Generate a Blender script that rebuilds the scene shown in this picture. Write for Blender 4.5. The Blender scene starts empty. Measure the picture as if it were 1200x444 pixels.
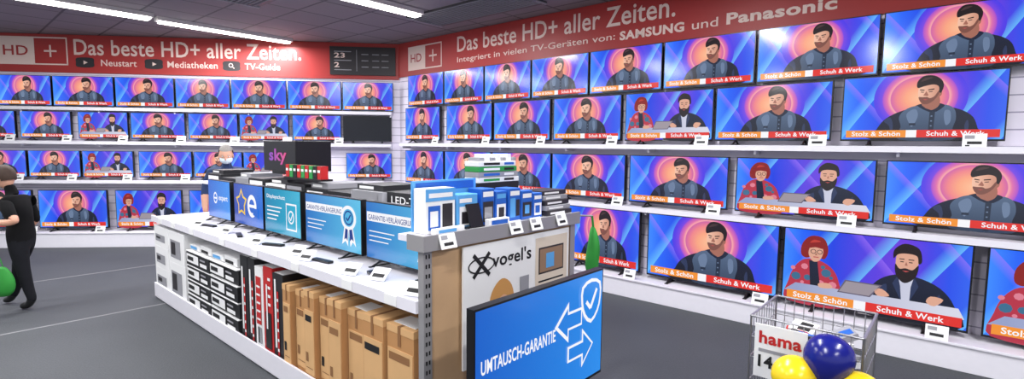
import bpy, math, random
from mathutils import Vector, Matrix
random.seed(4)
scn=bpy.context.scene
scn.view_settings.view_transform='Standard'
scn.view_settings.look='None'
# ------------------------------------------------------------------ materials
def lin(c):
    return tuple(((x/255.0)/12.92 if x/255.0<=.04045 else ((x/255.0+.055)/1.055)**2.4) for x in c)
_m={}
def mat(name,rgb,rough=.5,emit=0,metal=0,noise=0,nscale=20,spec=.5):
    if name in _m: return _m[name]
    m=bpy.data.materials.new(name);m.use_nodes=True;nt=m.node_tree;b=nt.nodes['Principled BSDF']
    c=lin(rgb)+(1,)
    b.inputs['Base Color'].default_value=c
    b.inputs['Roughness'].default_value=rough
    b.inputs['Metallic'].default_value=metal
    b.inputs['Specular IOR Level'].default_value=spec
    if emit:
        b.inputs['Base Color'].default_value=(.01,.01,.01,1)
        b.inputs['Emission Color'].default_value=c;b.inputs['Emission Strength'].default_value=emit
    if noise:
        t=nt.nodes.new('ShaderNodeTexCoord');n=nt.nodes.new('ShaderNodeTexNoise');n.inputs['Scale'].default_value=nscale;n.inputs['Detail'].default_value=4
        r=nt.nodes.new('ShaderNodeMixRGB');r.blend_type='MIX'
        r.inputs[1].default_value=tuple(max(0,x*(1-noise)) for x in c[:3])+(1,)
        r.inputs[2].default_value=tuple(min(1,x*(1+noise)) for x in c[:3])+(1,)
        nt.links.new(t.outputs['Object'],n.inputs['Vector']);nt.links.new(n.outputs['Fac'],r.inputs[0]);nt.links.new(r.outputs[0],b.inputs['Base Color'])
    _m[name]=m;return m
def scr(name,rgb,e=.95): return mat('screen_'+name,rgb,.14,e,spec=.5)
def bgmat(name,circle=True):
    m=bpy.data.materials.new(name);m.use_nodes=True;nt=m.node_tree;N=nt.nodes;L=nt.links;b=N['Principled BSDF']
    b.inputs['Base Color'].default_value=(.01,.01,.01,1);b.inputs['Roughness'].default_value=.14
    tc=N.new('ShaderNodeTexCoord');sx=N.new('ShaderNodeSeparateXYZ');L.new(tc.outputs['Object'],sx.inputs[0])
    def math_(op,a,b_=None,c_=None):
        n=N.new('ShaderNodeMath');n.operation=op
        for i,v in enumerate((a,b_,c_)):
            if v is None: continue
            if isinstance(v,(int,float)): n.inputs[i].default_value=v
            else: L.new(v,n.inputs[i])
        return n.outputs[0]
    X=sx.outputs['X'];Z=sx.outputs['Z']
    r0=N.new('ShaderNodeValToRGB');L.new(X,r0.inputs[0]);cr=r0.color_ramp
    cr.elements[0].color=lin((60,140,255))+(1,);cr.elements[1].color=lin((50,100,240))+(1,)
    for p,co in ((.12,(35,100,248)),(.3,(30,65,228)),(.68,(110,60,222)),(.8,(70,65,230)),(.9,(40,80,235))):
        e=cr.elements.new(p);e.color=lin(co)+(1,)
    w=math_('FRACT',math_('MULTIPLY',math_('ADD',X,math_('MULTIPLY',Z,-.6)),3.1))
    beam=math_('MULTIPLY',math_('MAXIMUM',math_('MULTIPLY',math_('SUBTRACT',w,.72),3.2),0),.85)
    mx=N.new('ShaderNodeMixRGB');L.new(beam,mx.inputs[0]);L.new(r0.outputs[0],mx.inputs[1]);mx.inputs[2].default_value=lin((110,200,255))+(1,)
    w2=math_('FRACT',math_('MULTIPLY',math_('ADD',X,math_('MULTIPLY',Z,.75)),2.3))
    b2=math_('MULTIPLY',math_('MAXIMUM',math_('MULTIPLY',math_('SUBTRACT',w2,.84),5),0),.55)
    mx2=N.new('ShaderNodeMixRGB');L.new(b2,mx2.inputs[0]);L.new(mx.outputs[0],mx2.inputs[1]);mx2.inputs[2].default_value=lin((170,120,255))+(1,)
    out=mx2.outputs[0]
    if circle:
        dx=math_('SUBTRACT',X,.50);dz=math_('SUBTRACT',Z,.36)
        d=math_('SQRT',math_('ADD',math_('MULTIPLY',dx,dx),math_('MULTIPLY',dz,dz)))
        r=N.new('ShaderNodeValToRGB');L.new(d,r.inputs[0]);c=r.color_ramp
        c.elements[0].color=lin((250,190,150))+(1,);c.elements[1].position=.31;c.elements[1].color=lin((60,60,230))+(1,)
        for p,co in ((.08,(248,165,130)),(.135,(238,132,138)),(.175,(208,98,165)),(.18,(247,172,170)),(.197,(222,112,170)),(.225,(175,80,200)),(.23,(120,70,225)),(.265,(85,60,230))):
            e=c.elements.new(p);e.color=lin(co)+(1,)
        mk=math_('LESS_THAN',d,.285)
        m3=N.new('ShaderNodeMixRGB');L.new(mk,m3.inputs[0]);L.new(out,m3.inputs[1]);L.new(r.outputs[0],m3.inputs[2]);out=m3.outputs[0]
    L.new(out,b.inputs['Emission Color']);b.inputs['Emission Strength'].default_value=1.0
    return m
def gradmat(name,c0,c1,x0=0,x1=1,axis='X',emit=1.0):
    m=bpy.data.materials.new(name);m.use_nodes=True;nt=m.node_tree;N=nt.nodes;L=nt.links;b=N['Principled BSDF']
    b.inputs['Roughness'].default_value=.16
    tc=N.new('ShaderNodeTexCoord');sx=N.new('ShaderNodeSeparateXYZ');L.new(tc.outputs['Object'],sx.inputs[0])
    mr=N.new('ShaderNodeMapRange');mr.inputs[1].default_value=x0;mr.inputs[2].default_value=x1;L.new(sx.outputs[axis],mr.inputs[0])
    mx=N.new('ShaderNodeMixRGB');L.new(mr.outputs[0],mx.inputs[0]);mx.inputs[1].default_value=lin(c0)+(1,);mx.inputs[2].default_value=lin(c1)+(1,)
    if emit:
        b.inputs['Base Color'].default_value=(.01,.01,.01,1)
        L.new(mx.outputs[0],b.inputs['Emission Color']);b.inputs['Emission Strength'].default_value=emit
    else: L.new(mx.outputs[0],b.inputs['Base Color'])
    return m
# ------------------------------------------------------------------ mesh builder
_tc={}
def text_data(s,bold=.012):
    if (s,bold) in _tc: return _tc[(s,bold)]
    c=bpy.data.curves.new('t','FONT');c.body=s;c.size=1;c.offset=bold;c.resolution_u=3;c.space_character=1+bold*2
    o=bpy.data.objects.new('t',c);scn.collection.objects.link(o);bpy.context.view_layer.update()
    me=bpy.data.meshes.new_from_object(o.evaluated_get(bpy.context.evaluated_depsgraph_get()))
    vs=[v.co.copy() for v in me.vertices];fs=[tuple(p.vertices) for p in me.polygons]
    bpy.data.objects.remove(o);bpy.data.meshes.remove(me)
    _tc[(s,bold)]=(vs,fs);return vs,fs
class MB:
    def __init__(s): s.v=[];s.f=[];s.m=[];s.mats=[];s.sm=[]
    def mi(s,m):
        if m not in s.mats: s.mats.append(m)
        return s.mats.index(m)
    def add(s,vs,fs,m,smooth=False):
        b=len(s.v);s.v+= [tuple(v) for v in vs];i=s.mi(m)
        for f in fs: s.f.append(tuple(b+k for k in f));s.m.append(i);s.sm.append(smooth)
    def box(s,x0,x1,y0,y1,z0,z1,m,M=None):
        vs=[(x,y,z) for z in (z0,z1) for y in (y0,y1) for x in (x0,x1)]
        if M: vs=[M@Vector(v) for v in vs]
        s.add(vs,[(0,2,3,1),(4,5,7,6),(0,1,5,4),(2,6,7,3),(0,4,6,2),(1,3,7,5)],m)
    def rect(s,x0,x1,z0,z1,y,m): s.add([(x0,y,z0),(x1,y,z0),(x1,y,z1),(x0,y,z1)],[(0,1,2,3)],m)
    def poly(s,pts,y,m,smooth=0):
        if smooth:
            n=len(pts);q=[]
            for i in range(n):
                p0,p1,p2,p3=pts[i-1],pts[i],pts[(i+1)%n],pts[(i+2)%n]
                for k in range(smooth):
                    t=k/smooth
                    q.append(tuple(.5*(2*p1[a]+(p2[a]-p0[a])*t+(2*p0[a]-5*p1[a]+4*p2[a]-p3[a])*t*t+(3*p1[a]-p0[a]-3*p2[a]+p3[a])*t**3) for a in (0,1)))
            pts=q
        ar=sum(pts[i-1][0]*pts[i][1]-pts[i][0]*pts[i-1][1] for i in range(len(pts)))
        if ar<0: pts=pts[::-1]
        from mathutils.geometry import tessellate_polygon
        vs=[(p[0],y,p[1]) for p in pts]
        s.add(vs,[tuple(t) for t in tessellate_polygon([[Vector(v) for v in vs]])],m)
    def disc(s,cx,cz,r,y,m,n=24,rz=None):
        rz=rz or r
        s.poly([(cx+r*math.cos(2*math.pi*i/n),cz+rz*math.sin(2*math.pi*i/n)) for i in range(n)],y,m)
    def ring(s,cx,cz,r0,r1,y,m,n=28):
        vs=[];fs=[]
        for i in range(n):
            a=2*math.pi*i/n;vs+=[(cx+r0*math.cos(a),y,cz+r0*math.sin(a)),(cx+r1*math.cos(a),y,cz+r1*math.sin(a))]
        for i in range(n):
            j=(i+1)%n;fs.append((2*i,2*i+1,2*j+1,2*j))
        s.add(vs,fs,m)
    def line(s,p,q,w,y,m):
        d=Vector((q[0]-p[0],q[1]-p[1]));d.normalize();n=Vector((-d.y,d.x))*w/2
        s.poly([(p[0]+n.x,p[1]+n.y),(q[0]+n.x,q[1]+n.y),(q[0]-n.x,q[1]-n.y),(p[0]-n.x,p[1]-n.y)],y,m)
    def text(s,t,x0,x1,z0,z1,y,m,bold=.012):
        vs,fs=text_data(t,bold)
        ax=min(v.x for v in vs);bx=max(v.x for v in vs);az=min(v.y for v in vs);bz=max(v.y for v in vs)
        s.add([(x0+(v.x-ax)/(bx-ax)*(x1-x0),y,z0+(v.y-az)/(bz-az)*(z1-z0)) for v in vs],fs,m)
    def cyl(s,p,q,r,m,n=8,r2=None,smooth=True):
        p=Vector(p);q=Vector(q);d=(q-p).normalized();a=d.orthogonal().normalized();b=d.cross(a);r2=r if r2 is None else r2
        vs=[];fs=[]
        for i in range(n):
            t=2*math.pi*i/n;o=a*math.cos(t)+b*math.sin(t);vs+=[p+o*r,q+o*r2]
        for i in range(n):
            j=(i+1)%n;fs.append((2*i,2*j,2*j+1,2*i+1))
        s.add(vs,fs,m,smooth);s.add([vs[2*i] for i in range(n)][::-1],[tuple(range(n))],m);s.add([vs[2*i+1] for i in range(n)],[tuple(range(n))],m)
    def sphere(s,c,r,m,nu=16,nv=10,fn=None,keep=None,M=None):
        vs=[];c=Vector(c)
        for j in range(nv+1):
            ph=math.pi*j/nv
            for i in range(nu):
                t=2*math.pi*i/nu;vs.append(Vector((math.sin(ph)*math.cos(t),math.sin(ph)*math.sin(t),math.cos(ph))))
        fs=[]
        for j in range(nv):
            for i in range(nu):
                k=(i+1)%nu;f=(j*nu+i,(j+1)*nu+i,(j+1)*nu+k,j*nu+k)
                if keep is None or all(keep(vs[a]) for a in f): fs.append(f)
        r=r if hasattr(r,'__len__') else (r,r,r)
        out=[]
        for v in vs:
            w=fn(v.copy()) if fn else v
            w=c+Vector((w.x*r[0],w.y*r[1],w.z*r[2]))
            out.append(M@w if M else w)
        s.add(out,fs,m,True)
    def build(s,name,M=None,parent=None,bevel=0):
        me=bpy.data.meshes.new(name);me.from_pydata(s.v,[],s.f)
        for m in s.mats: me.materials.append(m)
        for p,i,sm in zip(me.polygons,s.m,s.sm): p.material_index=i;p.use_smooth=sm
        me.update();return place(name,me,M,parent,bevel)
def place(name,me,M=None,parent=None,bevel=0):
    o=bpy.data.objects.new(name,me);scn.collection.objects.link(o)
    if parent: o.parent=parent
    if M: o.matrix_local=M
    if bevel:
        b=o.modifiers.new('bevel','BEVEL');b.width=bevel;b.segments=2;b.limit_method='ANGLE'
    return o
def empty(name,M=None):
    e=bpy.data.objects.new(name,None);scn.collection.objects.link(e);e.empty_display_size=.1
    if M: e.matrix_world=M
    return e
def T(x,y,z=0): return Matrix.Translation((x,y,z))
def RZ(a): return Matrix.Rotation(a,4,'Z')
AR=math.atan2(-.65723,.75369); AL=math.atan2(.0990,.9951)
WR=T(-1.867,8.552)@RZ(AR)      # right wall frame: x along wall to the right, y into wall
WL=T(-1.867,8.552)@RZ(AL)      # back wall frame: x = -distance from corner
G=T(-.44,2.38)@RZ(AR)          # gondola frame: x towards near end, y across
CH=3.24
# common materials
white=mat('white_laminate',(230,228,236),.45,noise=.03)
black=mat('black_plastic',(14,14,16),.35)
dark=mat('dark_card',(30,30,34),.5,noise=.2)
steel=mat('grey_steel',(160,158,160),.4,metal=.3)
greyc=mat('grey_card',(150,150,156),.6)
kraft=mat('kraft_cardboard_lit',(214,170,118),.8,noise=.12,nscale=6)  # lighter copy: light on box tops and fronts painted into the colour
kraftd=mat('kraft_cardboard_shaded',(186,136,86),.8,noise=.12,nscale=6)  # darker copy of the same card: shade painted onto the box sides
kraftk=mat('kraft_brown_tape_print',(140,98,60),.8)  # brown tape strips and printed marks on the boxes
paper=mat('white_paper',(238,238,238),.6)
ink=mat('black_ink',(20,20,22),.6)
redp=mat('red_print',(190,30,32),.5)
bluep=mat('blue_print',(30,95,190),.45)
lbluep=mat('light_blue_print',(90,165,225),.45)
greenp=mat('green_print',(40,150,70),.5)
# ------------------------------------------------------------------ room
def tile_mat():
    m=bpy.data.materials.new('ceiling_tiles');m.use_nodes=True;nt=m.node_tree;N=nt.nodes;L=nt.links;b=N['Principled BSDF']
    tc=N.new('ShaderNodeTexCoord');mp=N.new('ShaderNodeMapping');mp.inputs['Rotation'].default_value=(0,0,-AR)
    br=N.new('ShaderNodeTexBrick');br.offset=0;br.inputs['Scale'].default_value=1;br.inputs['Brick Width'].default_value=.625;br.inputs['Row Height'].default_value=.625
    br.inputs['Mortar Size'].default_value=.014;br.inputs['Color1'].default_value=lin((132,125,129))+(1,);br.inputs['Color2'].default_value=lin((124,118,122))+(1,);br.inputs['Mortar'].default_value=lin((82,78,82))+(1,)
    L.new(tc.outputs['Object'],mp.inputs[0]);L.new(mp.outputs[0],br.inputs['Vector']);L.new(br.outputs[0],b.inputs['Base Color']);b.inputs['Roughness'].default_value=.8
    return m
def slat_mat():
    m=bpy.data.materials.new('slatwall');m.use_nodes=True;nt=m.node_tree;N=nt.nodes;L=nt.links;b=N['Principled BSDF']
    tc=N.new('ShaderNodeTexCoord');sx=N.new('ShaderNodeSeparateXYZ');L.new(tc.outputs['Object'],sx.inputs[0])
    a=N.new('ShaderNodeMath');a.operation='MULTIPLY';a.inputs[1].default_value=8;L.new(sx.outputs['Z'],a.inputs[0])
    f=N.new('ShaderNodeMath');f.operation='FRACT';L.new(a.outputs[0],f.inputs[0])
    g=N.new('ShaderNodeMath');g.operation='LESS_THAN';g.inputs[1].default_value=.08;L.new(f.outputs[0],g.inputs[0])
    mx=N.new('ShaderNodeMixRGB');L.new(g.outputs[0],mx.inputs[0]);mx.inputs[1].default_value=lin((238,232,248))+(1,);mx.inputs[2].default_value=lin((165,158,185))+(1,)
    L.new(mx.outputs[0],b.inputs['Base Color']);b.inputs['Roughness'].default_value=.45
    return m
def carpet():
    m=bpy.data.materials.new('carpet');m.use_nodes=True;nt=m.node_tree;N=nt.nodes;L=nt.links;b=N['Principled BSDF']
    tc=N.new('ShaderNodeTexCoord');n=N.new('ShaderNodeTexNoise');n.inputs['Scale'].default_value=90;n.inputs['Detail'].default_value=6
    n2=N.new('ShaderNodeTexNoise');n2.inputs['Scale'].default_value=.8
    L.new(tc.outputs['Object'],n.inputs['Vector']);L.new(tc.outputs['Object'],n2.inputs['Vector'])
    ad=N.new('ShaderNodeMath');ad.operation='ADD';L.new(n.outputs['Fac'],ad.inputs[0]);L.new(n2.outputs['Fac'],ad.inputs[1])
    r=N.new('ShaderNodeValToRGB');r.color_ramp.elements[0].position=.3;r.color_ramp.elements[0].color=lin((48,51,55))+(1,);r.color_ramp.elements[1].position=1;r.color_ramp.elements[1].color=lin((80,83,88))+(1,)
    h=N.new('ShaderNodeMath');h.operation='MULTIPLY';h.inputs[1].default_value=.6;L.new(ad.outputs[0],h.inputs[0]);L.new(h.outputs[0],r.inputs[0]);L.new(r.outputs[0],b.inputs['Base Color'])
    b.inputs['Roughness'].default_value=.65
    bp=N.new('ShaderNodeBump');bp.inputs['Strength'].default_value=.3;bp.inputs['Distance'].default_value=.01;L.new(n.outputs['Fac'],bp.inputs['Height']);L.new(bp.outputs[0],b.inputs['Normal'])
    return m
b=MB();b.box(-12,9,-4,11,-.1,0,carpet());b.build('floor')
b=MB();b.box(-12,9,-4,11,CH,CH+.1,tile_mat());b.build('ceiling')
slat=slat_mat()
b=MB();b.box(-.05,13,.0,.12,0,CH,slat);b.build('wall_right',WR)
b=MB();b.box(-9.5,.05,.0,.12,0,CH,slat);b.build('wall_back',WL)
seam=mat('floor_seam_grey',(125,125,128),.8)
b=MB()
for (x,y,L_) in ((-4.4,3.9,1.9),(-5.9,5.2,2.2),(1.9,.6,1.0)):
    M=T(x,y)@RZ(math.pi/2+AR)
    b.box(0,L_,-.012,.012,0,.002,seam,M)
b.build('trim_floor_seams')
# ------------------------------------------------------------------ banners
red=mat('banner_red',(168,44,42),.45,noise=.06,nscale=3)
cream=mat('banner_text',(232,208,198),.6)
dk=mat('info_board_black',(38,34,38),.5)
def hdlogo(b,x0,x1,z0,z1,y):
    xm=(x0+x1)/2
    b.rect(x0,xm,z0,z1,y,cream);b.text('HD',x0+.07,xm-.07,z0+(z1-z0)*.33,z0+(z1-z0)*.68,y-.002,red)
    t=.02
    for r in ((xm,x1,z0,z0+t),(xm,x1,z1-t,z1),(x1-t,x1,z0,z1),(xm,xm+t,z0,z1)): b.rect(*r,y,cream)
    cx=(xm+x1)/2;cz=(z0+z1)/2;b.rect(cx-.09,cx+.09,cz-.013,cz+.013,y-.001,cream);b.rect(cx-.013,cx+.013,cz-.09,cz+.09,y-.002,cream)
b=MB();b.box(-9.4,-.01,-.03,0,2.66,CH-.005,red);y=-.032
hdlogo(b,-6.0,-5.02,2.77,3.19,y)
b.text('Das beste HD+ aller Zeiten.',-4.93,-1.55,2.93,3.17,y,cream)
for cx in (-4.78,-3.78,-2.62):
    b.poly([(cx-.11,2.75),(cx+.11,2.75),(cx+.13,2.82),(cx+.11,2.89),(cx-.11,2.89),(cx-.13,2.82)],y,dk,3)
b.poly([(-4.8,2.79),(-4.8,2.85),(-4.74,2.82)],y-.001,cream);b.poly([(-3.8,2.79),(-3.8,2.85),(-3.74,2.82)],y-.001,cream);b.ring(-2.63,2.83,.022,.034,y-.001,cream);b.line((-2.61,2.81),(-2.58,2.78),.012,y-.001,cream)
b.text('Neustart',-4.55,-4.03,2.77,2.87,y,cream);b.text('Mediatheken',-3.58,-2.83,2.77,2.87,y,cream);b.text('TV-Guide',-2.42,-1.88,2.77,2.87,y,cream)
b.build('banner_sign',WL)
b=MB();b.box(-1.1,-.06,-.055,-.032,2.72,3.17,dk);y=-.057
for i,(a,c) in enumerate((('23',2.99),('2',2.84))): b.text(a,-1.03,-.86 if i==0 else -.95,c,c+.08,y,cream,.02)
for z in (3.09,2.95,2.80): b.rect(-1.03,-.76,z-.006,z+.006,y,greyc)
for x in (-.60,-.43,-.28):
    for z in (3.05,2.95,2.85): b.rect(x,x+.11,z-.006,z+.006,y,greyc)
b.rect(-.68,-.672,2.78,3.12,y,greyc);b.build('info_board',WL)
b=MB();b.box(.01,12.9,-.03,0,2.7,CH-.005,red);y=-.032
hdlogo(b,.27,1.08,2.78,3.15,y)
b.text('Das beste HD+ aller Zeiten.',1.42,4.72,2.95,3.17,y,cream)
b.text('Integriert in vielen TV-Geräten von:',1.42,4.02,2.78,2.88,y,cream,.005)
b.text('SAMSUNG',4.08,4.82,2.785,2.885,y,cream,.04);b.text('und',4.90,5.16,2.79,2.88,y,cream,.005);b.text('Panasonic',5.24,6.16,2.79,2.90,y,cream,.035)
b.build('banner_sign',WR)
# ------------------------------------------------------------------ TV pictures
H_=.56
BG1=bgmat('screen_bg_studio');BG2=bgmat('screen_bg_beams',False)
S=dict(skin=gradmat('screen_skin',(244,194,168),(196,132,110),.49,.64),skin2=scr('skin_b',(226,170,146)),skind=scr('skin_dark',(168,108,92)),beard=scr('beard',(128,80,70)),hair=scr('hair',(34,24,28)),hairl=scr('hair_light',(74,52,54)),navy=gradmat('screen_navy',(10,14,30),(24,32,58),0,.3,'Z'),navl=scr('navy_highlight_lapel',(44,56,92)),vest=gradmat('screen_vest',(44,60,86),(84,104,134),.02,.3,'Z'),vestd=scr('vest_dark',(34,46,68)),vestl=scr('vest_light',(108,128,160)),  # side light on the face and vest shading are drawn into the gradients
 orange=scr('orange',(248,150,50)),red=scr('red',(228,48,42)),white=scr('white',(245,245,250),1.0),redhair=scr('red_hair',(140,30,30)),redhl=scr('red_hair_light',(195,60,50)),jk1=scr('jacket_red',(185,50,72)),jk2=scr('jacket_teal',(60,110,145)),jk3=scr('jacket_pink',(225,130,150)),grey=gradmat('screen_desk',(150,160,200),(215,215,230),.1,.9),lap=scr('laptop',(105,98,118)),lapl=scr('laptop_lid',(160,150,160)),glass=scr('glasses',(20,20,25)),lip=scr('lip',(190,80,80)))
def caption(b,y):
    b.rect(.04,.46,.03,.092,y,S['orange']);b.rect(.46,.97,.03,.092,y,S['red']);b.rect(.435,.50,.03,.092,y-.0006,S['white'])
    b.text('Stolz & Schön',.08,.40,.042,.082,y-.0012,S['white'],.02);b.text('Schuh & Werk',.56,.89,.042,.082,y-.0012,S['white'],.02)
def man(b,ox=0,y=-.003):
    P=lambda l:[(a+ox,c) for a,c in l]
    b.poly(P([(.22,.012),(.245,.10),(.29,.18),(.36,.235),(.45,.275),(.52,.31),(.62,.31),(.68,.28),(.76,.245),(.82,.19),(.85,.10),(.87,.012)]),y,S['navy'],4)
    b.poly(P([(.29,.17),(.33,.20),(.35,.13),(.34,.06),(.325,.13)]),y-.0005,S['navl'],3);b.poly(P([(.79,.17),(.80,.12),(.79,.05),(.775,.12)]),y-.0005,S['navl'],3)  # sleeve highlights drawn as lighter navy shapes
    b.poly(P([(.395,.012),(.40,.12),(.385,.2),(.42,.262),(.49,.292),(.55,.25),(.60,.245),(.65,.295),(.71,.262),(.725,.18),(.71,.1),(.715,.012)]),y-.001,S['vest'],4)
    b.poly(P([(.43,.22),(.46,.26),(.49,.26),(.50,.2),(.47,.12),(.45,.15)]),y-.0015,S['vestl'],4);b.poly(P([(.66,.25),(.69,.24),(.695,.16),(.67,.13),(.655,.2)]),y-.0015,S['vestl'],4)  # chest highlights drawn as lighter vest panels
    b.poly(P([(.53,.32),(.57,.24),(.568,.012),(.598,.012),(.602,.24),(.625,.31)]),y-.002,S['vestd'])
    for k in range(4): b.rect(.578+ox,.588+ox,.20-.04*k,.21-.04*k,y-.0025,S['vestl'])
    b.poly(P([(.45,.13),(.49,.13),(.49,.15),(.45,.15)]),y-.002,S['vestd'])
    b.poly(P([(.53,.27),(.52,.37),(.61,.38),(.625,.30),(.585,.255)]),y-.003,S['skind'],3)
    b.poly(P([(.515,.30),(.545,.27),(.585,.25),(.565,.24),(.50,.285)]),y-.0035,S['navy'],2);b.poly(P([(.64,.30),(.615,.275),(.585,.25),(.61,.24),(.655,.285)]),y-.0035,S['navy'],2)
    b.poly(P([(.615,.40),(.632,.41),(.632,.375),(.615,.36)]),y-.0035,S['skind'],3)
    b.poly(P([(.492,.40),(.497,.36),(.515,.318),(.55,.305),(.59,.335),(.615,.385),(.622,.44),(.59,.48),(.53,.48),(.498,.45)]),y-.004,S['skin'],4)
    b.poly(P([(.497,.362),(.515,.315),(.55,.303),(.59,.333),(.617,.385),(.622,.42),(.608,.40),(.59,.365),(.565,.352),(.55,.362),(.52,.362)]),y-.005,S['beard'],3)
    b.poly(P([(.523,.346),(.553,.344),(.538,.337)]),y-.0055,S['lip'])
    b.poly(P([(.488,.44),(.485,.49),(.52,.535),(.58,.535),(.625,.50),(.642,.45),(.63,.395),(.618,.40),(.612,.445),(.58,.462),(.53,.452)]),y-.006,S['hair'],4)
    b.poly(P([(.505,.49),(.53,.52),(.575,.52),(.55,.505)]),y-.0065,S['hairl'],3)
    b.poly(P([(.503,.428),(.53,.422),(.53,.415),(.503,.419)]),y-.006,S['hair']);b.poly(P([(.552,.424),(.588,.43),(.588,.421),(.552,.416)]),y-.006,S['hair'])
    b.poly(P([(.508,.408),(.528,.405),(.526,.399),(.51,.401)]),y-.006,S['hairl']);b.poly(P([(.556,.406),(.58,.410),(.578,.403),(.557,.4)]),y-.006,S['hairl'])
    b.poly(P([(.542,.41),(.525,.375),(.55,.37),(.556,.378)]),y-.006,S['skind'])
def pair(b,y=-.003):
    b.poly([(.04,.012),(.045,.16),(.08,.27),(.14,.335),(.23,.335),(.31,.28),(.35,.18),(.37,.012)],y,S['jk1'],4)
    for i,(cx,cz,r) in enumerate(((.09,.2,.03),(.14,.28,.022),(.27,.25,.03),(.31,.17,.025),(.11,.12,.028),(.24,.17,.024),(.16,.2,.022),(.07,.26,.015),(.3,.22,.012),(.13,.16,.012),(.25,.29,.014))): b.disc(cx,cz,r,y-.001,S['jk2'] if i%2==0 else S['jk3'],8)
    b.poly([(.18,.14),(.165,.33),(.215,.33),(.24,.14)],y-.0015,S['navy'])
    b.poly([(.115,.37),(.12,.45),(.17,.51),(.245,.50),(.275,.42),(.255,.35),(.2,.37),(.15,.345)],y-.002,S['redhair'],4)
    b.poly([(.165,.36),(.19,.325),(.225,.335),(.245,.385),(.238,.43),(.18,.44),(.16,.40)],y-.003,S['skin2'],4)
    b.poly([(.15,.42),(.16,.47),(.20,.495),(.245,.475),(.25,.425),(.2,.43)],y-.004,S['redhair'],3);b.poly([(.165,.46),(.19,.485),(.23,.475),(.195,.465)],y-.0045,S['redhl'],3)
    b.ring(.188,.398,.013,.017,y-.0045,S['glass'],12);b.ring(.226,.398,.013,.017,y-.0045,S['glass'],12);b.rect(.19,.222,.355,.362,y-.004,S['lip']);b.poly([(.205,.39),(.198,.372),(.213,.372)],y-.004,S['skind'])
    b.poly([(.48,.012),(.50,.14),(.55,.25),(.64,.31),(.75,.31),(.86,.26),(.93,.16),(.95,.012)],y,S['navy'],4)
    b.poly([(.56,.2),(.60,.24),(.60,.16)],y-.0005,S['navl'],3);b.poly([(.86,.22),(.87,.14),(.84,.16)],y-.0005,S['navl'],3)  # highlights on both sleeves painted in lighter navy
    b.poly([(.655,.30),(.68,.13),(.72,.13),(.735,.30),(.69,.32)],y-.001,S['grey']);b.poly([(.655,.31),(.63,.25),(.665,.17),(.68,.14),(.67,.24)],y-.0015,S['navl']);b.poly([(.735,.31),(.76,.25),(.73,.17),(.72,.14),(.722,.24)],y-.0015,S['navl'])
    b.poly([(.64,.37),(.65,.31),(.69,.28),(.735,.31),(.75,.38),(.745,.45),(.69,.475),(.645,.45)],y-.002,S['skin2'],4)
    b.poly([(.638,.385),(.645,.31),(.69,.262),(.742,.31),(.753,.39),(.725,.355),(.69,.362),(.66,.355)],y-.003,S['hair'],4);b.poly([(.675,.345),(.71,.345),(.692,.335)],y-.0035,S['lip'])
    b.poly([(.628,.42),(.63,.48),(.68,.525),(.75,.50),(.768,.42),(.752,.40),(.742,.45),(.69,.46),(.65,.45)],y-.004,S['hair'],4)
    b.rect(.657,.682,.418,.424,y-.004,S['hair']);b.rect(.702,.73,.418,.424,y-.004,S['hair']);b.rect(.662,.68,.40,.406,y-.004,S['glass']);b.rect(.705,.723,.40,.406,y-.004,S['glass']);b.poly([(.692,.405),(.685,.38),(.70,.38)],y-.004,S['skind'])
    b.poly([(.02,.085),(.98,.085),(.95,.15),(.09,.15)],y-.005,S['grey'])
    b.poly([(.34,.13),(.52,.13),(.58,.225),(.38,.225)],y-.006,S['lap']);b.poly([(.35,.138),(.515,.138),(.565,.217),(.387,.217)],y-.0065,S['lapl'])
    b.poly([(.56,.15),(.54,.19),(.58,.2),(.62,.16)],y-.006,S['skin2'],3);b.poly([(.84,.14),(.80,.16),(.82,.2),(.88,.19)],y-.006,S['skin2'],3);b.poly([(.24,.14),(.23,.17),(.29,.18),(.31,.15)],y-.006,S['skin2'],3)
bezel=mat('tv_bezel',(16,16,20),.3);offs=mat('tv_screen_off',(18,20,30),.12)
PB=gradmat('promo_blue',(15,95,200),(35,140,235));PT=gradmat('promo_teal',(20,130,175),(40,175,210));PD=gradmat('promo_deep_blue',(20,60,170),(25,110,215))
PG=gradmat('promo_sky',(30,110,195),(90,190,230))
navyt=scr('promo_navy',(25,60,140));yel=scr('promo_yellow',(245,205,50))
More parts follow.
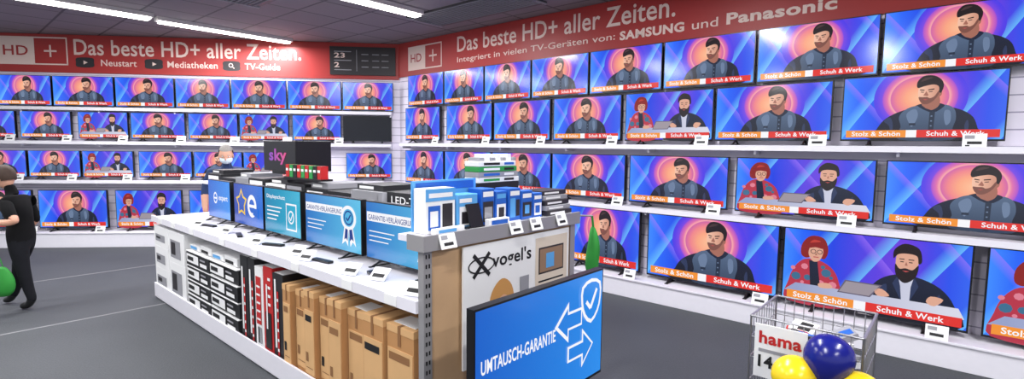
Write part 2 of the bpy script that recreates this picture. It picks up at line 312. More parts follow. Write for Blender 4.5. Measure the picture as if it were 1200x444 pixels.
def tvmesh(kind,feet):
    b=MB();b.box(0,1,0,.04,0,H_,bezel);b.box(.15,.85,.04,.07,.08,.42,bezel);b.box(.4,.6,.07,.115,.2,.34,steel)
    a=.009;Y=-.001
    bg={'man':BG1,'man2':BG1,'pair':BG2,'off':offs,'e':PB,'e2':PD,'teal':PT,'gar':PG,'umt':PB}[kind]
    b.rect(a,1-a,a+.006,H_-a,Y,bg)
    if kind=='man': man(b);caption(b,-.011)
    if kind=='man2': man(b,-.05);caption(b,-.011)
    if kind=='pair': pair(b);caption(b,-.011)
    W=S['white'];y=-.003
    if kind=='e':
        b.ring(.35,.3,.06,.085,y,W);b.rect(.3,.42,.285,.31,y-.001,W);b.text('expert',.5,.9,.25,.34,y,W)
    if kind=='e2':
        pts=[]
        for i in range(10):
            r=.2 if i%2==0 else .12;t=math.pi/2+i*math.pi/5;pts.append((.28+r*math.cos(t),.3+r*math.sin(t)))
        b.poly(pts,y,yel);b.poly([((p[0]-.28)*.75+.28,(p[1]-.3)*.75+.3) for p in pts],y-.001,PD)
        b.ring(.64,.28,.09,.15,y,W);b.rect(.52,.77,.26,.30,y-.001,W);b.poly([(.68,.17),(.84,.13),(.84,.255),(.68,.255)],y-.002,PD)
    if kind=='teal':
        b.text('Displayschutz',.08,.6,.42,.48,y,W);b.rect(.62,.9,.08,.4,y,W);b.rect(.64,.88,.1,.38,y-.001,PT)
        b.ring(.76,.24,.06,.08,y-.002,W);b.line((.72,.24),(.75,.2),.015,y-.003,W);b.line((.75,.2),(.82,.3),.015,y-.003,W)
        for i in range(4): b.rect(.08,.5-.05*i,.32-.05*i,.335-.05*i,y,W)
    if kind=='gar':
        b.rect(.02,.70,.37,.46,y,W);b.text('GARANTIE-VERLÄNGERUNG',.04,.68,.385,.445,y-.001,navyt)
        b.ring(.80,.36,.09,.125,y-.002,W);b.ring(.80,.36,.06,.075,y-.002,navyt)
        b.poly([(.73,.26),(.69,.08),(.75,.12),(.79,.07),(.80,.24)],y-.002,W);b.poly([(.80,.24),(.83,.07),(.87,.12),(.92,.08),(.87,.26)],y-.002,W)
        b.poly([(.75,.25),(.73,.13),(.76,.15),(.785,.12),(.79,.24)],y-.003,navyt);b.poly([(.815,.24),(.82,.12),(.85,.15),(.885,.13),(.86,.25)],y-.003,navyt)
        b.line((.765,.36),(.79,.33),.018,y-.003,navyt);b.line((.79,.33),(.84,.395),.018,y-.003,navyt)
        for i in range(3): b.rect(.05,.4-.04*i,.27-.045*i,.28-.045*i,y,W)
    if kind=='umt':
        b.text('UMTAUSCH-GARANTIE',.04,.56,.285,.345,y,W,.02)
        b.poly([(.55,.35),(.67,.45),(.67,.40),(.79,.40),(.79,.31),(.67,.31),(.67,.25)],y-.001,W)
        b.poly([(.575,.35),(.66,.42),(.66,.388),(.78,.388),(.78,.322),(.66,.322),(.66,.28)],y-.002,PB)
        b.poly([(.90,.19),(.79,.09),(.79,.15),(.66,.15),(.66,.23),(.79,.23),(.79,.29)],y-.003,W)
        b.poly([(.885,.19),(.80,.115),(.80,.162),(.672,.162),(.672,.218),(.80,.218),(.80,.265)],y-.004,PB)
        b.poly([(.78,.50),(.87,.53),(.96,.50),(.965,.42),(.94,.35),(.87,.30),(.80,.35),(.775,.42)],y-.005,W,2)
        b.poly([(.795,.49),(.87,.512),(.945,.49),(.95,.42),(.925,.36),(.87,.32),(.815,.36),(.79,.42)],y-.006,PB,2)
        b.line((.82,.42),(.86,.38),.02,y-.007,W);b.line((.86,.38),(.92,.47),.02,y-.007,W)
    if feet:
        for x in (.2,.8):
            b.cyl((x,.02,.01),(x,-.06,-.036),.012,black,8,.008);b.cyl((x,.02,.01),(x,.09,-.036),.012,black,8,.008)
            b.box(x-.012,x+.012,-.08,.11,-.042,-.032,black)
    b.rect(.46,.54,.003,.009,-.0015,steel)
    me_o=b.build('television');me=me_o.data;bpy.data.objects.remove(me_o);return me
_tv={}
def tv(F_,x0,x1,z0,z1,off,kind='man',feet=True,name='television'):
    if (kind,feet) not in _tv: _tv[(kind,feet)]=tvmesh(kind,feet)
    w=x1-x0-.012
    return place(name,_tv[(kind,feet)],F_@T(x0+.006,-off,z0)@Matrix.Diagonal((w,1,(z1-z0)/H_,1)))
# right wall
for a,c in ((.37,1.22),(1.23,2.05),(2.06,2.88),(2.89,3.74),(3.75,4.64),(4.65,5.55),(5.56,6.49),(6.50,7.42),(7.44,8.38),(8.4,9.3)): tv(WR,a,c,2.2,2.685,.12,'man' if a>3 else 'man2',False)
for a,c,k in ((.30,1.14,'man2'),(1.28,2.21,'man'),(2.24,3.20,'man'),(3.24,4.18,'man2'),(4.22,5.19,'pair'),(5.2,6.19,'man'),(6.25,7.27,'man'),(7.55,8.6,'man')): tv(WR,a,c,1.67,2.18 if a<6 else 2.19,.12,k)
for a,c,k in ((.29,1.22,'man2'),(1.24,2.20,'man2'),(2.21,3.22,'man'),(3.23,4.25,'man2'),(4.29,5.36,'man'),(5.42,6.53,'pair'),(6.58,7.65,'man'),(7.7,8.8,'man')): tv(WR,a,c,1.0,1.515,.12,k)
for a,c,k in ((1.2,2.25,'man'),(2.35,3.4,'man'),(3.50,4.49,'man'),(4.57,5.86,'man'),(5.88,7.16,'pair'),(7.22,8.5,'pair')): tv(WR,a,c,.245,.91,.2,k)
# back wall (x=-s)
for a,c in ((6.8,6.0),(5.98,5.22),(5.21,4.33),(4.32,3.45),(3.44,2.62),(2.61,1.76),(1.75,.91),(.9,.09)): tv(WL,-a,-c,2.14,2.6,.12,'man2' if c<3 else 'man',False)
for a,c,k in ((6.6,5.76,'man'),(5.70,4.97,'man'),(4.88,4.15,'pair'),(4.12,3.31,'man2'),(3.27,2.52,'man'),(2.5,1.74,'pair'),(1.69,.92,'man'),(.90,.12,'off')): tv(WL,-a,-c,1.65,2.06,.12,k)
for a,c,k in ((6.5,5.64,'man'),(5.62,4.87,'man2'),(4.85,4.1,'pair'),(4.03,3.23,'man'),(3.21,2.47,'man2'),(2.46,1.7,'pair'),(.86,.12,'man')): tv(WL,-a,-c,1.05,1.46,.12,k)
for a,c,k in ((6.5,5.5,'man'),(5.42,4.43,'man'),(4.32,3.34,'pair'),(3.24,2.25,'man'),(2.15,1.15,'man')): tv(WL,-a,-c,.27,.86,.25,k)
# shelves, plinths
def shelf(F_,x0,x1,z,d,name='display_shelf'):
    b=MB();b.box(x0,x1,-d,-.001,z-.03,z,white);b.box(x0,x1,-d-.012,-d,z-.045,z+.004,white)
    n=int((x1-x0)/1.0)
    for i in range(n+1):
        x=x0+.02+(x1-x0-.04)*i/n;b.box(x-.01,x+.01,-d*.8,-.001,z-.08,z-.03,white)
    b.build(name,F_)
shelf(WR,.25,12,1.625,.2);shelf(WR,.25,12,.957,.22)
shelf(WL,-9,-.12,2.125,.16);shelf(WL,-9,-.12,1.605,.2);shelf(WL,-9,-.25,1.005,.22)
b=MB();b.box(.35,12,-.36,-.001,.0,.2,white);b.box(.35,12,-.375,-.36,.185,.205,white);b.build('display_plinth',WR,bevel=.004)
b=MB();b.box(-9,-.35,-.42,-.001,0,.225,white);b.box(-9,-.35,-.435,-.42,.21,.23,white);b.build('display_plinth',WL,bevel=.004)
# price tags
def tags(F_,lst,name='price_tags',k=1.0):
    b=MB()
    for (x,y,z) in lst:
        M=T(x,y,z)@Matrix.Rotation(-.35,4,'X')@Matrix.Scale(k,4)
        b.box(-.05,.05,0,.004,0,.075,paper,M);b.add([M@Vector(p) for p in ((-.04,-.001,.045),(.0,-.001,.045),(.0,-.001,.065),(-.04,-.001,.065))],[(0,1,2,3)],greyc)
        b.add([M@Vector(p) for p in ((-.03,-.001,.014),(.03,-.001,.014),(.03,-.001,.03),(-.03,-.001,.03))],[(0,1,2,3)],ink)
    b.build(name,F_)
tags(WR,[(x,-.20,1.628) for x in (1.1,2.15,3.1,4.1,5.1,6.1,7.1)]+[(x,-.22,.96) for x in (1.2,2.2,3.2,4.2,5.25,6.35,7.6)]+[(x,-.36,.205) for x in (3.5,4.45,5.75,6.98,7.6)],k=1.35)
tags(WL,[(-x,-.2,1.608) for x in (5.8,5.0,4.2,3.35,2.55,1.75,.95)]+[(-x,-.22,1.008) for x in (5.7,4.95,4.15,3.3,2.5)]+[(-x,-.43,.23) for x in (5.4,4.45,3.4,2.3)],k=1.35)
# ------------------------------------------------------------------ gondola (central shelving)
ge=empty('display_gondola',G)
b=MB()
b.box(-4.3,0,0,1.25,0,.12,white);b.box(-4.3,0,-.015,0,.02,.16,white)
b.box(-4.3,0,.6,.65,.12,1.17,white)
b.box(-4.3,0,0,.6,.82,.845,white);b.box(-4.3,0,-.015,0,.80,.86,white)
b.box(-4.3,0,.65,1.25,.82,.845,white);b.box(-4.3,0,1.25,1.265,.80,.86,white)
b.box(-4.3,-.4,.42,.9,1.17,1.19,white)
b.build('shelving',None,ge)
b=MB()
b.box(0,.04,.0,.05,0,1.14,steel);b.box(0,.04,1.2,1.25,0,1.14,steel)
for i in range(22): b.box(-.001,.0415,.012,.02,.08+i*.047,.10+i*.047,black);b.box(-.001,.0415,.03,.038,.08+i*.047,.10+i*.047,black)
wood=mat('light_oak_panel',(196,160,122),.6,noise=.15,nscale=5)
b.box(.0,.03,.05,1.2,0,1.14,wood)
b.box(-.14,.05,-.01,1.26,1.14,1.17,white);b.box(-.40,-.14,.45,1.26,1.14,1.17,white);b.box(.05,.065,-.02,1.27,1.105,1.18,steel);b.box(-.06,.05,-.02,-.01,1.105,1.18,steel)
b.build('endcap',None,ge)
# poster on endcap: local frame facing the near aisle
PF=G@T(.045,0,0)@RZ(math.pi/2)
b=MB();b.box(.24,1.16,-.01,.0,.45,1.09,paper)
y=-.012
b.text("vogel's",.45,.78,.93,1.03,y,ink,.02);b.line((.31,.92),(.43,1.04),.022,y,ink);b.line((.31,1.04),(.43,.92),.022,y-.0005,ink)
vs=[];n=24
for i in range(n): a=2*math.pi*i/n;vs.append((.37+.095*math.cos(a),.98+.04*math.sin(a)))
for i in range(n): b.line(vs[i-1],vs[i],.008,y-.001,ink)
hair=mat('poster_blonde',(205,150,85),.6);sk=mat('poster_skin',(226,175,145),.6);beige=mat('poster_beige',(222,208,190),.6);sand=mat('poster_brown',(150,120,95),.6)
b.rect(.82,1.14,.50,1.06,y,beige);b.rect(.85,1.10,.84,1.0,y-.001,dk);b.rect(.86,1.09,.85,.99,y-.002,sand);b.rect(.92,1.0,.87,.96,y-.003,lbluep)
for i in range(5): b.rect(.85,1.10-.04*(i%2),.79-i*.035,.80-i*.035,y-.001,ink)
b.poly([(.43,.54),(.42,.70),(.45,.82),(.53,.88),(.61,.83),(.64,.70),(.64,.54)],y,hair,4);b.poly([(.47,.70),(.475,.78),(.53,.82),(.58,.78),(.585,.70),(.53,.64)],y-.001,sk,4)
b.poly([(.47,.76),(.50,.83),(.57,.83),(.59,.77),(.54,.79)],y-.002,hair,3);b.rect(.49,.515,.745,.752,y-.003,ink);b.rect(.54,.565,.745,.752,y-.003,ink);b.rect(.51,.55,.685,.692,y-.003,redp);b.rect(.68,.76,.6,.86,y-.001,greyc)
b.build('advertising_poster',PF)
# TVs on the gondola
for a,c,k in ((-3.62,-3.07,'e'),(-2.99,-2.38,'e2'),(-2.36,-1.74,'teal'),(-1.68,-.94,'gar'),(-.9,-.14,'gar')): tv(G,a,c,.887,1.25,-.3,k)
b=MB()
for x,yy in ((-3.3,.08),(-2.7,.1),(-2.05,.08),(-1.45,.1),(-1.25,.06),(-.72,.06),(-.5,.1),(-.12,.05)):
    M=T(x,yy,.852)@RZ(.3)@Matrix.Rotation(-.9,4,'X');b.box(-.055,.055,0,.004,0,.09,paper,M);b.add([M@Vector(p) for p in ((-.04,-.001,.02),(.04,-.001,.02),(.04,-.001,.045),(-.04,-.001,.045))],[(0,1,2,3)],ink)
for x in (-4,-3.6,-3.1,-2.4,-1.8,-1.2,-.6,-.2): b.box(x-.05,x+.05,-.02,-.0155,.805,.855,paper)
b.build('price_tags',G)
b=MB()
for x,yy,a in ((-3.2,.16,.2),(-2.5,.15,-.3),(-1.9,.16,.4),(-1.15,.14,.1),(-.6,.16,-.3)):
    b.box(-.09,.09,-.02,.02,.846,.862,black,T(x,yy,0)@RZ(a))
b.build('remote_controls',G,bevel=.003)
# merchandise
b=MB();x=-1.42
ws=[.12,.15,.14,.17,.16,.19,.20,.235]
for i,w in enumerate(ws):
    h=[.56,.54,.57,.55,.58,.55,.57,.56][i];d0=[.0,.03,.01,.04,.0,.035,.01,.025][i];x1=x+w-.014
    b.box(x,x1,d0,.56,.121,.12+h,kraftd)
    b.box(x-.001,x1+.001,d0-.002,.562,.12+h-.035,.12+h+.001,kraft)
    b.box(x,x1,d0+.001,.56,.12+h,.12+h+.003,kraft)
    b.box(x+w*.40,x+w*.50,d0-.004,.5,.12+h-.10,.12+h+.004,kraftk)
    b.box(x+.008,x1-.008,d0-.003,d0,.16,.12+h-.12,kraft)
    b.rect(x+.025,x1-.02,.2,.205,d0-.005,kraftk);b.rect(x+.02,x+.05,.24,.30,d0-.005,ink if i%3==0 else kraftk);b.rect(x+.02,x1-.03,.5,.54,d0-.005,ink if i%4==2 else kraftk)
    if i%2: b.box(x+.02,x1-.02,d0+.03,d0+.14,.12+h+.004,.12+h+.007,paper)
    x+=w
b.build('cardboard_tv_boxes',G)
b=MB();x=-2.16
for i,(w,m,h) in enumerate(((.14,dark,.64),(.12,dark,.64),(.14,paper,.60),(.15,redp,.62),(.16,dark,.60))):
    b.box(x,x+w-.008,.02,.5,.121,.12+h,m)
    y=.016
    if m is dark:
        b.rect(x+.03,x+.055,.2,.68,y,paper);b.rect(x+.065,x+.09,.15,.6,y,redp)
        for k in range(6): b.rect(x+.067,x+.088,.18+k*.07,.20+k*.07,y-.001,paper)
    elif m is paper:
        b.rect(x+.02,x+.1,.3,.65,y,redp);b.rect(x+.04,x+.06,.16,.28,y,ink);b.rect(x+.07,x+.1,.16,.28,y,greyc)
        for k in range(5): b.rect(x+.03,x+.09,.33+k*.06,.345+k*.06,y-.001,paper)
    else:
        b.rect(x+.03,x+.12,.16,.42,y,ink);b.rect(x+.05,x+.07,.3,.62,y-.001,paper)
        for k in range(4): b.rect(x+.08,x+.12,.47+k*.06,.49+k*.06,y-.001,paper)
    b.box(x+.01,x+w-.02,.03,.4,.12+h,.122+h,paper)
    x+=w
b.build('wall_mount_boxes',G,bevel=.003)
b=MB()
for r in range(4):
    for c in range(2):
        x=-3.32+c*.57+.01*random.random();z=.121+r*.13
        b.box(x,x+.555,-.0+.02*random.random(),.5,z,z+.118,dark);b.box(x+.001,x+.554,.002,.5,z+.118,z+.127,paper)
        b.rect(x+.03,x+.32,z+.03,z+.105,-.004,paper);b.rect(x+.05,x+.2,z+.05,z+.085,-.005,ink);b.rect(x+.36,x+.52,z+.03,z+.06,-.004,paper);b.rect(x+.36,x+.48,z+.08,z+.095,-.004,greyc)
for c in range(4): b.box(-3.3+c*.27,-3.05+c*.27,.03,.4,.648,.69+.02*(c%2),paper);b.rect(-3.28+c*.27,-3.12+c*.27,.655,.68,.027,ink if c%2 else lbluep)
b.build('soundbar_boxes',G,bevel=.002)
b=MB()
for (x,z,w,h) in ((-4.28,.121,.45,.22),(-4.28,.341,.43,.22),(-4.28,.561,.45,.2),(-3.81,.121,.45,.34),(-3.81,.461,.44,.3)):
    b.box(x,x+w,0,.5,z,z+h,paper);b.rect(x+.05,x+w-.1,z+.05,z+h-.08,-.002,greyc);b.rect(x+.08,x+w-.24,z+.08,z+h-.1,-.004,dk)
b.build('white_cartons',G,bevel=.003)
# top boxes
b=MB();x=-4.1;i=0
while x<-1.2:
    w=.26+.12*random.random();m=[dark,dark,greyc,dark,paper,dark][i%6];h=.06+.04*random.random()
    b.box(x,x+w,.46,.82,1.191,1.19+h,m);b.rect(x+.03,x+w-.05,1.2,1.19+h-.02,.456,[paper,ink,greyc][i%3])
    if i%2==0: b.box(x+.02,x+w-.04,.5,.8,1.191+h,1.23+h,[dark,greyc][i%4//2]);b.rect(x+.05,x+w*.6,1.2+h,1.22+h,.496,paper)
    x+=w+.01;i+=1
b.box(-1.0,-.48,.5,.85,1.191,1.29,dark);b.text('LED-TV',-.9,-.6,1.215,1.265,.496,paper)
b.build('stacked_product_boxes',G,bevel=.003)
skyg=gradmat('sky_logo_gradient',(120,60,200),(235,70,120),.1,.5,'X',0.9)
b=MB();b.box(0,.62,0,.33,0,.27,black);b.text('sky',.12,.46,.06,.20,-.003,skyg,.03);b.box(.05,.57,.05,.28,-.03,0,black);b.build('black_display_stand',G@T(-2.98,.57,1.355),bevel=.004)
b=MB()
for i in range(9):
    b.box(-2.33+i*.065,-2.275+i*.065,.47,.53,1.33,1.43,[redp,greenp,ink,redp,greenp][i%5]);b.rect(-2.325+i*.065,-2.285+i*.065,1.38,1.40,.468,paper)
b.box(-2.35,-1.74,.46,.56,1.315,1.33,black)
b.build('gift_card_boxes',G)
# ---- endcap shelf goods
z=1.172
b=MB();b.box(.06,.50,.165,.175,z,z+.25,lbluep);b.rect(.08,.48,z+.2,z+.24,.163,bluep);b.build('blue_back_panel',PF)
EF=PF
def goods(name,x0,x1,y0,y1,z0,z1,m,extra=()):
    b=MB();b.box(x0,x1,y0,y1,z0,z1,m)
    for (a,c,d,e,mm,k) in extra:
        w=x1-x0;h=z1-z0;b.rect(x0+a*w,x0+c*w,z0+d*h,z0+e*h,y0-.001*k-.001,mm)
    return b.build(name,EF,bevel=.003)
goods('speaker_stand_box',.05,.24,.05,.14,1.172,1.39,paper,((.0,1,.72,1,lbluep,1),(.08,.48,.08,.62,bluep,1),(.14,.4,.15,.5,paper,2),(.55,.9,.12,.65,dk,1),(.1,.9,.8,.9,paper,2)))
goods('speaker_stand_box',.255,.40,.05,.14,1.172,1.35,lbluep,((.1,.9,.1,.65,paper,1),(.2,.8,.15,.5,dk,2),(.1,.7,.76,.88,paper,1)))
goods('headset_box',.43,.53,.05,.155,1.172,1.37,bluep,((.1,.9,.1,.65,dk,1),(.2,.8,.2,.5,greyc,2),(.1,.9,.78,.92,paper,1)))
goods('headset_box',.54,.63,.05,.16,1.172,1.35,bluep,((.1,.9,.1,.6,paper,1),(.25,.75,.15,.5,dk,2),(.1,.9,.78,.92,lbluep,1)))
goods('headset_box',.65,.75,.05,.16,1.172,1.36,bluep,((.1,.9,.78,.92,paper,1),(.1,.55,.12,.7,lbluep,1),(.6,.92,.15,.65,dk,1)))
goods('headset_box',.76,.86,.05,.16,1.172,1.34,bluep,((.1,.9,.1,.6,dk,1),(.3,.7,.2,.5,lbluep,2),(.1,.9,.75,.9,paper,1)))
goods('headset_box',.87,.955,.05,.16,1.172,1.32,bluep,((.1,.9,.1,.6,paper,1),(.2,.7,.2,.5,bluep,2),(.1,.9,.75,.9,paper,1)))
goods('white_leaflet_box',.07,.26,-.0,.035,1.172,1.20,paper,((.1,.7,.2,.8,lbluep,1),))
goods('white_leaflet_box',.44,.60,-.0,.035,1.172,1.21,paper,((.1,.9,.2,.8,bluep,1),))
b=MB()
for i in range(5):
    z0=1.175+i*.03;b.box(.98,1.23,.02+i*.012,.24,z0,z0+.028,dk if i%2==0 else greyc);b.rect(1.0,1.15,z0+.008,z0+.02,.018+i*.012,paper)
b.build('keyboard_boxes',EF,bevel=.002)
b=MB()
b.box(.60,.98,.26,.38,1.172,1.38,dark)
for i in range(4):
    z0=1.381+i*.032;b.box(.62,.98-.01*i,.26,.38,z0,z0+.03,[paper,greyc,greenp,paper][i]);b.rect(.66,.8,z0+.008,z0+.022,.258,[greenp,bluep,paper,ink][i]);b.rect(.84,.93,z0+.008,z0+.022,.258,[ink,paper,ink,bluep][i])
for i in range(7): b.box(.64+i*.048,.675+i*.048,.27,.37,1.509,1.53+.02*(i%2),[greyc,paper][i%2])
b.build('accessory_boxes',EF,bevel=.002)
b=MB()
M=T(.35,-.0,1.186)@Matrix.Rotation(-.3,4,'X')
b.box(-.045,.045,0,.01,0,.12,black,M);b.box(-.055,.055,-.0,.04,0,.012,black,T(.35,0,1.173));b.build('tablet_stand',EF)
tags(EF,[(.62,-.045,1.12),(.80,-.045,1.12),(1.05,-.045,1.12),(.12,-.045,1.11)])
# big promo TV in front of endcap
FT=G@T(.53,0,0)@RZ(math.pi/2)
o=tv(FT,-.16,.80,.41,.97,0,'umt',False)
b=MB();b.box(.1,.54,.06,.40,0,.03,black);b.box(.28,.36,.12,.17,.03,.62,black);b.box(.2,.44,.118,.13,.55,.75,black);b.build('tv_floor_stand',FT,bevel=.004)
gm=mat('green_fabric',(40,140,50),.7,noise=.2,nscale=12)
b=MB();b.sphere((0,0,0),(.05,.035,.2),gm,16,14,fn=lambda v:Vector((v.x*(1.0-.2*v.z)+.12*math.sin(v.z*4),v.y,v.z)))
b.cyl((0,0,.18),(0,-.02,.27),.008,gm);b.cyl((0,-.02,.27),(0,-.20,.29),.006,steel);b.build('green_fabric_bag',G@T(.03,1.49,.86))
# ------------------------------------------------------------------ wire bin with balloons
BF=T(1.475,2.425)@RZ(AR)
be=empty('wire_dump_bin',BF)
wire=mat('chrome_wire',(175,175,180),.3,metal=.7)
b=MB();h=.225
for z in (.06,.2,.34,.48,.60,.70,.80):
    r=.006 if z==.8 else .003
    P=[(-h,-h,z),(h,-h,z),(h,h,z),(-h,h,z)]
    for i in range(4): b.cyl(P[i-1],P[i],r,wire,6)
for i in range(11):
    t=-h+2*h*i/10;r=.0055 if i in (0,10) else .0025
    for p in ((t,-h),(t,h),(-h,t),(h,t)): b.cyl((p[0],p[1],.0 if i in (0,10) else .06),(p[0],p[1],.8),r,wire,6)
    b.cyl((t,-h,.36),(t,h,.36),.003,wire,6)
b.build('wire_frame',None,be)
b=MB();b.box(-.20,.02,-.245,-.238,.52,.775,paper);b.text('hama',-.18,0,.685,.745,-.248,redp,.03);b.text('14,99',-.18,-.02,.56,.63,-.248,ink,.03);b.rect(-.18,-.04,.645,.66,-.248,greyc)
b.build('price_sign',None,be)
b=MB()
for i in range(34):
    M=T(random.uniform(-.13,.13),random.uniform(-.12,.13),.38+.0095*i)@RZ(random.uniform(0,3))@Matrix.Rotation(random.uniform(-.5,.5),4,'X')
    b.box(-.06,.06,-.04,.04,0,.028,[paper,paper,greyc,paper,redp,dk][i%6],M);b.box(-.04,.02,-.03,.03,.028,.029,[redp,ink,bluep][i%3],M)
b.build('accessory_packs',None,be)
def balloon(p,r,m,name='balloon',tilt=0):
    b=MB();b.sphere((0,0,0),(r,r,r*1.12),m,28,20,fn=lambda v:Vector((v.x*(1+.12*v.z),v.y*(1+.12*v.z),v.z)))
    b.cyl((0,0,-r*1.08),(0,0,-r*1.25),r*.05,m,8,r*.13);b.cyl((0,0,-r*1.2),(0,.05,-r*1.8),.002,paper,5)
    b.build(name,T(*p)@Matrix.Rotation(tilt,4,'Y'))
yb=mat('yellow_latex',(238,205,30),.25);bb=mat('blue_latex',(22,28,120),.22)
balloon((1.31,2.045,.735),.093,bb,tilt=.3);balloon((1.20,2.08,.635),.088,yb,tilt=-.4);balloon((1.385,1.97,.61),.095,yb,tilt=.9)
# ------------------------------------------------------------------ people
def skin(chains,mats,default=0):
    V=[];E=[];R_=[];roots=[];seg=[];names={}
    for pts,par,m in chains:
        prev=None
        if par is not None: prev=names[par]
        for k,p in enumerate(pts):
            key=p[4] if len(p)>4 else None
            V.append(p[:3]);R_.append(p[3]);i=len(V)-1
            if key: names[key]=i
            if prev is None: roots.append(i)
            else: E.append((prev,i));seg.append((prev,i,m))
            prev=i
    me=bpy.data.meshes.new('sk');me.from_pydata(V,E,[]);o=bpy.data.objects.new('sk',me);scn.collection.objects.link(o)
    o.modifiers.new('s','SKIN')
    for i,sv in enumerate(me.skin_vertices[0].data): sv.radius=(R_[i],R_[i]);sv.use_root=(i in roots)
    ss=o.modifiers.new('ss','SUBSURF');ss.levels=3;ss.render_levels=3
    bpy.context.view_layer.update()
    nm=bpy.data.meshes.new_from_object(o.evaluated_get(bpy.context.evaluated_depsgraph_get()))
    bpy.data.objects.remove(o)
    for m in mats: nm.materials.append(m)
    VV=[Vector(v) for v in V]
    for p in nm.polygons:
        c=p.center;best=9e9;bm=default
        for a,b_,m in seg:
            A=VV[a];D=VV[b_]-A;t=max(0,min(1,(c-A).dot(D)/max(D.length_squared,1e-9)));rr=R_[a]*(1-t)+R_[b_]*t
            d=(c-(A+D*t)).length-rr
            if d<best: best=d;bm=m
        p.material_index=bm;p.use_smooth=True
    return nm
def waist(me,z,shirt=0,tr=2):
    for p in me.polygons:
        if p.material_index in (shirt,tr) and abs(p.center.z-z)<.25: p.material_index=shirt if p.center.z>z else tr
    return me
def hand(w,d,up,s,mats):
    w=Vector(w);d=Vector(d).normalized();up=Vector(up).normalized();sd=d.cross(up).normalized()
    ch=[([tuple(w)+(.022*s,'w'),tuple(w+d*.04*s)+(.028*s,'p'),tuple(w+d*.075*s)+(.026*s,'q')],None,0)]
    for i,(o,l) in enumerate(((.03,.065),(.011,.075),(-.009,.07),(-.028,.055))):
        a=w+d*.07*s+sd*o*s
        ch.append(([tuple(a)+(.009*s,),tuple(a+(d*.5-up*.1)*l*s)+(.0085*s,),tuple(a+(d*.8-up*.4)*l*s)+(.008*s,),tuple(a+(d*.9-up*.75)*l*s)+(.006*s,)],None,0))
    a=w+d*.025*s+sd*.022*s
    ch.append(([tuple(a)+(.011*s,),tuple(a+(d*.03+sd*.025)*s)+(.010*s,),tuple(a+(d*.06+sd*.03-up*.012)*s)+(.007*s,)],None,0))
    return skin(ch,mats)
def head(b,c,yaw,pit,s,sk_,hr,mask=None):
    M=T(*c)@RZ(yaw)@Matrix.Rotation(pit,4,'Y')@Matrix.Scale(s,4)   # face looks +x
    def f(v):
        if v.z<0: v.y*=1+.28*v.z;v.x*=1+.12*v.z
        return v
    b.sphere((0,0,0),(.095,.075,.115),sk_,24,18,fn=f,M=M)
    b.sphere((.098,0,-.018),(.018,.012,.022),sk_,10,8,M=M)
    for q in (-1,1):
        b.sphere((0,q*.076,-.01),(.018,.01,.03),sk_,10,8,M=M)
        b.sphere((.083,q*.03,.008),(.009,.013,.007),paper,8,6,M=M);b.sphere((.090,q*.03,.008),(.004,.006,.006),ink,8,6,M=M)
        b.sphere((.085,q*.03,.027),(.006,.018,.004),hr,8,6,M=M)
    if mask: b.sphere((.012,0,-.045),(.097,.074,.06),mask,20,12,keep=lambda v:v.x>-.05,M=M)
    else: b.sphere((.086,0,-.055),(.008,.022,.006),redp,8,6,M=M)
    b.sphere((-.012,0,.018),(.100,.084,.118),hr,28,20,keep=lambda v:not(v.x>.2 and v.z<.42) and v.z>-.55 and not (v.z<-.05 and v.x>-.05),M=M)
skinm=mat('skin',(218,164,138),.5,noise=.05);hairb=mat('brown_hair',(60,42,32),.7,noise=.3,nscale=60);hairg=mat('grey_hair',(150,145,140),.7,noise=.3,nscale=60)
blk=mat('black_cotton',(13,13,15),.9,noise=.2,spec=.2);trs=mat('dark_trousers',(24,25,30),.9,noise=.2,spec=.2);shoe=mat('shoe_black',(18,18,20),.5);navc=mat('navy_cotton',(36,54,92),.85,noise=.15)
# child, facing -x, leaning forward, left elbow bent, mid-stride
CM=T(-4.70,4.86,0)
ce=empty('child',CM)
ch=[([(0,0,.70,.105,'pel'),(-.01,0,.80,.10),(-.02,0,.92,.112),(-.035,0,1.00,.10,'ch'),(-.06,0,1.08,.06,'nk'),(-.08,0,1.14,.045),(-.095,0,1.19,.045)],None,0),
 ([(-.02,-.12,1.025,.055,'sl'),(.05,-.165,.95,.052),(.09,-.18,.90,.046,'sv')],'ch',0),
 ([(.135,-.19,.865,.036,'el'),(.06,-.205,.85,.034),(-.10,-.20,.85,.025,'wl')],'sv',1),
 ([(-.05,.12,1.025,.055),(-.04,.16,.92,.048),(-.02,.17,.83,.042,'er')],'ch',0),
 ([(-.08,.16,.76,.03),(-.13,.15,.70,.024)],'er',1),
 ([(.02,-.07,.62,.085),(.05,-.075,.42,.06,'kl'),(.10,-.08,.20,.045),(.13,-.08,.10,.038,'al')],'pel',2),
 ([(.09,-.08,.04,.034),(.02,-.085,.03,.03)],'al',3),
 ([(-.03,.07,.62,.085),(-.12,.075,.42,.06),(-.16,.08,.2,.045),(-.20,.08,.10,.038,'ar')],'pel',2),
 ([(-.25,.08,.04,.034),(-.31,.085,.03,.03)],'ar',3)]
me=waist(skin(ch,[blk,skinm,trs,shoe]),.66);place('body',me,None,ce)
place('hand_left',hand((-.10,-.20,.85),(-1,0,.1),(0,-1,.2),.8,[skinm]),None,ce)
place('hand_right',hand((-.13,.15,.70),(-.6,0,-.8),(0,1,0),.8,[skinm]),None,ce)
b=MB();head(b,(-.135,0,1.25),math.pi,.2,.92,skinm,hairb);b.build('head',None,ce)
b=MB();b.sphere((-.03,-.20,.30),(.12,.05,.15),gm,18,14,fn=lambda v:Vector((v.x*(1-.15*v.z),v.y*(1-.4*v.z),max(-.95,min(.9,v.z)))))
b.cyl((-.08,-.20,.42),(-.13,-.21,.83),.004,gm,6);b.cyl((.0,-.20,.42),(-.12,-.21,.83),.004,gm,6);b.build('carried_bag',None,ce)
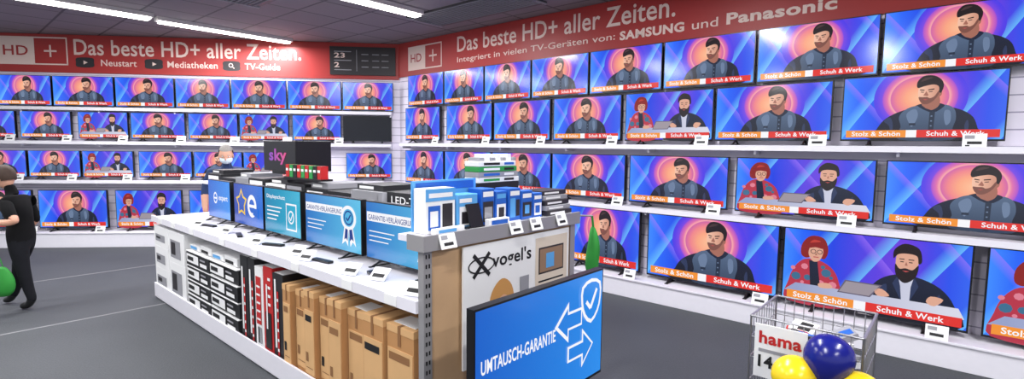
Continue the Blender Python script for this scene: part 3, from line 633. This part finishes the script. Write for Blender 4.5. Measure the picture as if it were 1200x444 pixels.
# adult with mask behind far end of gondola, bent slightly forward
AM=T(-3.50,6.30,0)@RZ(math.radians(-65))@Matrix.Scale(.91,4)
ae=empty('masked_man',AM)
ch=[([(0,0,.92,.15,'pel'),(.01,0,1.05,.14),(.04,0,1.2,.16),(.09,0,1.33,.15,'ch'),(.14,0,1.42,.08),(.17,0,1.47,.06),(.19,0,1.53,.06)],None,0),
 ([(.08,-.19,1.36,.075),(.07,-.25,1.2,.06),(.08,-.27,1.08,.055,'el')],'ch',0),([(.12,-.27,.95,.042),(.16,-.26,.84,.032)],'el',1),
 ([(.08,.19,1.36,.075),(.07,.25,1.2,.06),(.08,.27,1.08,.055,'er')],'ch',0),([(.12,.27,.95,.042),(.16,.26,.84,.032)],'er',1),
 ([(0,-.1,.82,.11),(.02,-.11,.5,.08),(0,-.11,.26,.06),(0,-.11,.12,.05,'al')],'pel',2),([(.05,-.11,.045,.042),(.14,-.12,.04,.038)],'al',3),
 ([(0,.1,.82,.11),(.02,.11,.5,.08),(0,.11,.26,.06),(0,.11,.12,.05,'ar')],'pel',2),([(.05,.11,.045,.042),(.14,.12,.04,.038)],'ar',3)]
place('body',waist(skin(ch,[navc,skinm,trs,shoe]),.88),None,ae)
place('hand_left',hand((.16,.26,.84),(.2,0,-1),(0,1,0),1,[skinm]),None,ae);place('hand_right',hand((.16,-.26,.84),(.2,0,-1),(0,-1,0),1,[skinm]),None,ae)
b=MB();head(b,(.215,0,1.60),0,.3,1.05,skinm,hairg,mask=mat('face_mask',(205,220,232),.7));b.build('head',None,ae)
# ------------------------------------------------------------------ ceiling fixtures + lights
tube=mat('tube_glow',(255,250,245),.4,9.0)
fix=mat('fixture_white',(215,212,210),.5)
def lamp(x,y,L_,w=.12,name='fluorescent_ceiling_light',power=80):
    M=T(x,y,CH)@RZ(math.pi/2+AR)
    e=empty(name,M)
    b=MB();b.box(-L_/2,L_/2,-w/2-.02,w/2+.02,-.05,0,fix);b.box(-L_/2+.03,L_/2-.03,-w/2,w/2,-.075,-.05,tube);b.build('housing',None,e)
    l=bpy.data.lights.new('lamp','AREA');l.shape='RECTANGLE';l.size=L_-.1;l.size_y=w;l.energy=power;l.color=(.98,.98,1)
    o=bpy.data.objects.new('lamp_light',l);scn.collection.objects.link(o);o.parent=e;o.location=(0,0,-.09)
lamp(-5.45,5.85,2.4,.16,power=100);lamp(-4.1,7.55,1.8,.10)
lamp(-1.65,5.9,1.5,.12)
for (x,y) in ((-3.2,3.2),(-6.5,3.8),(.3,3.4),(2.6,1.4),(-.8,.6),(-4,.2),(1.6,-1.5)): lamp(x,y,1.8,.14)
grl=mat('grille_dark',(58,56,60),.5)
def grille(x,y,L_,w):
    b=MB();b.box(-L_/2,L_/2,-w/2,w/2,-.02,0,grl)
    n=int(w/.05)
    for i in range(n): 
        yy=-w/2+.02+i*.05;b.box(-L_/2+.02,L_/2-.02,yy,yy+.008,-.03,-.02,greyc)
    for xx in (-L_/2,L_/2-.02): b.box(xx,xx+.02,-w/2,w/2,-.035,-.02,greyc)
    b.build('ceiling_vent',T(x,y,CH)@RZ(AR))
grille(-.5,6.35,1.8,.6);grille(-2.9,5.75,.9,.6);grille(1.6,4.3,1.2,.6)
w=bpy.data.worlds.new('world');scn.world=w;w.use_nodes=True;bg=w.node_tree.nodes['Background'];bg.inputs[0].default_value=(.9,.94,1,1);bg.inputs[1].default_value=.8
# ------------------------------------------------------------------ camera
pitch=math.atan(51/600);roll=.01
F=Vector((0,math.cos(pitch),-math.sin(pitch)));R=Vector((1,0,0));U=R.cross(F)
R2=R*math.cos(roll)+U*math.sin(roll);U2=-R*math.sin(roll)+U*math.cos(roll)
cam=bpy.data.cameras.new('camera');cam.sensor_width=36;cam.sensor_fit='HORIZONTAL';cam.lens=18;cam.clip_start=.05
co=bpy.data.objects.new('camera',cam);scn.collection.objects.link(co)
Mx=Matrix((R2,U2,-F)).transposed().to_4x4();Mx.translation=(0,0,1.6);co.matrix_world=Mx
scn.camera=co
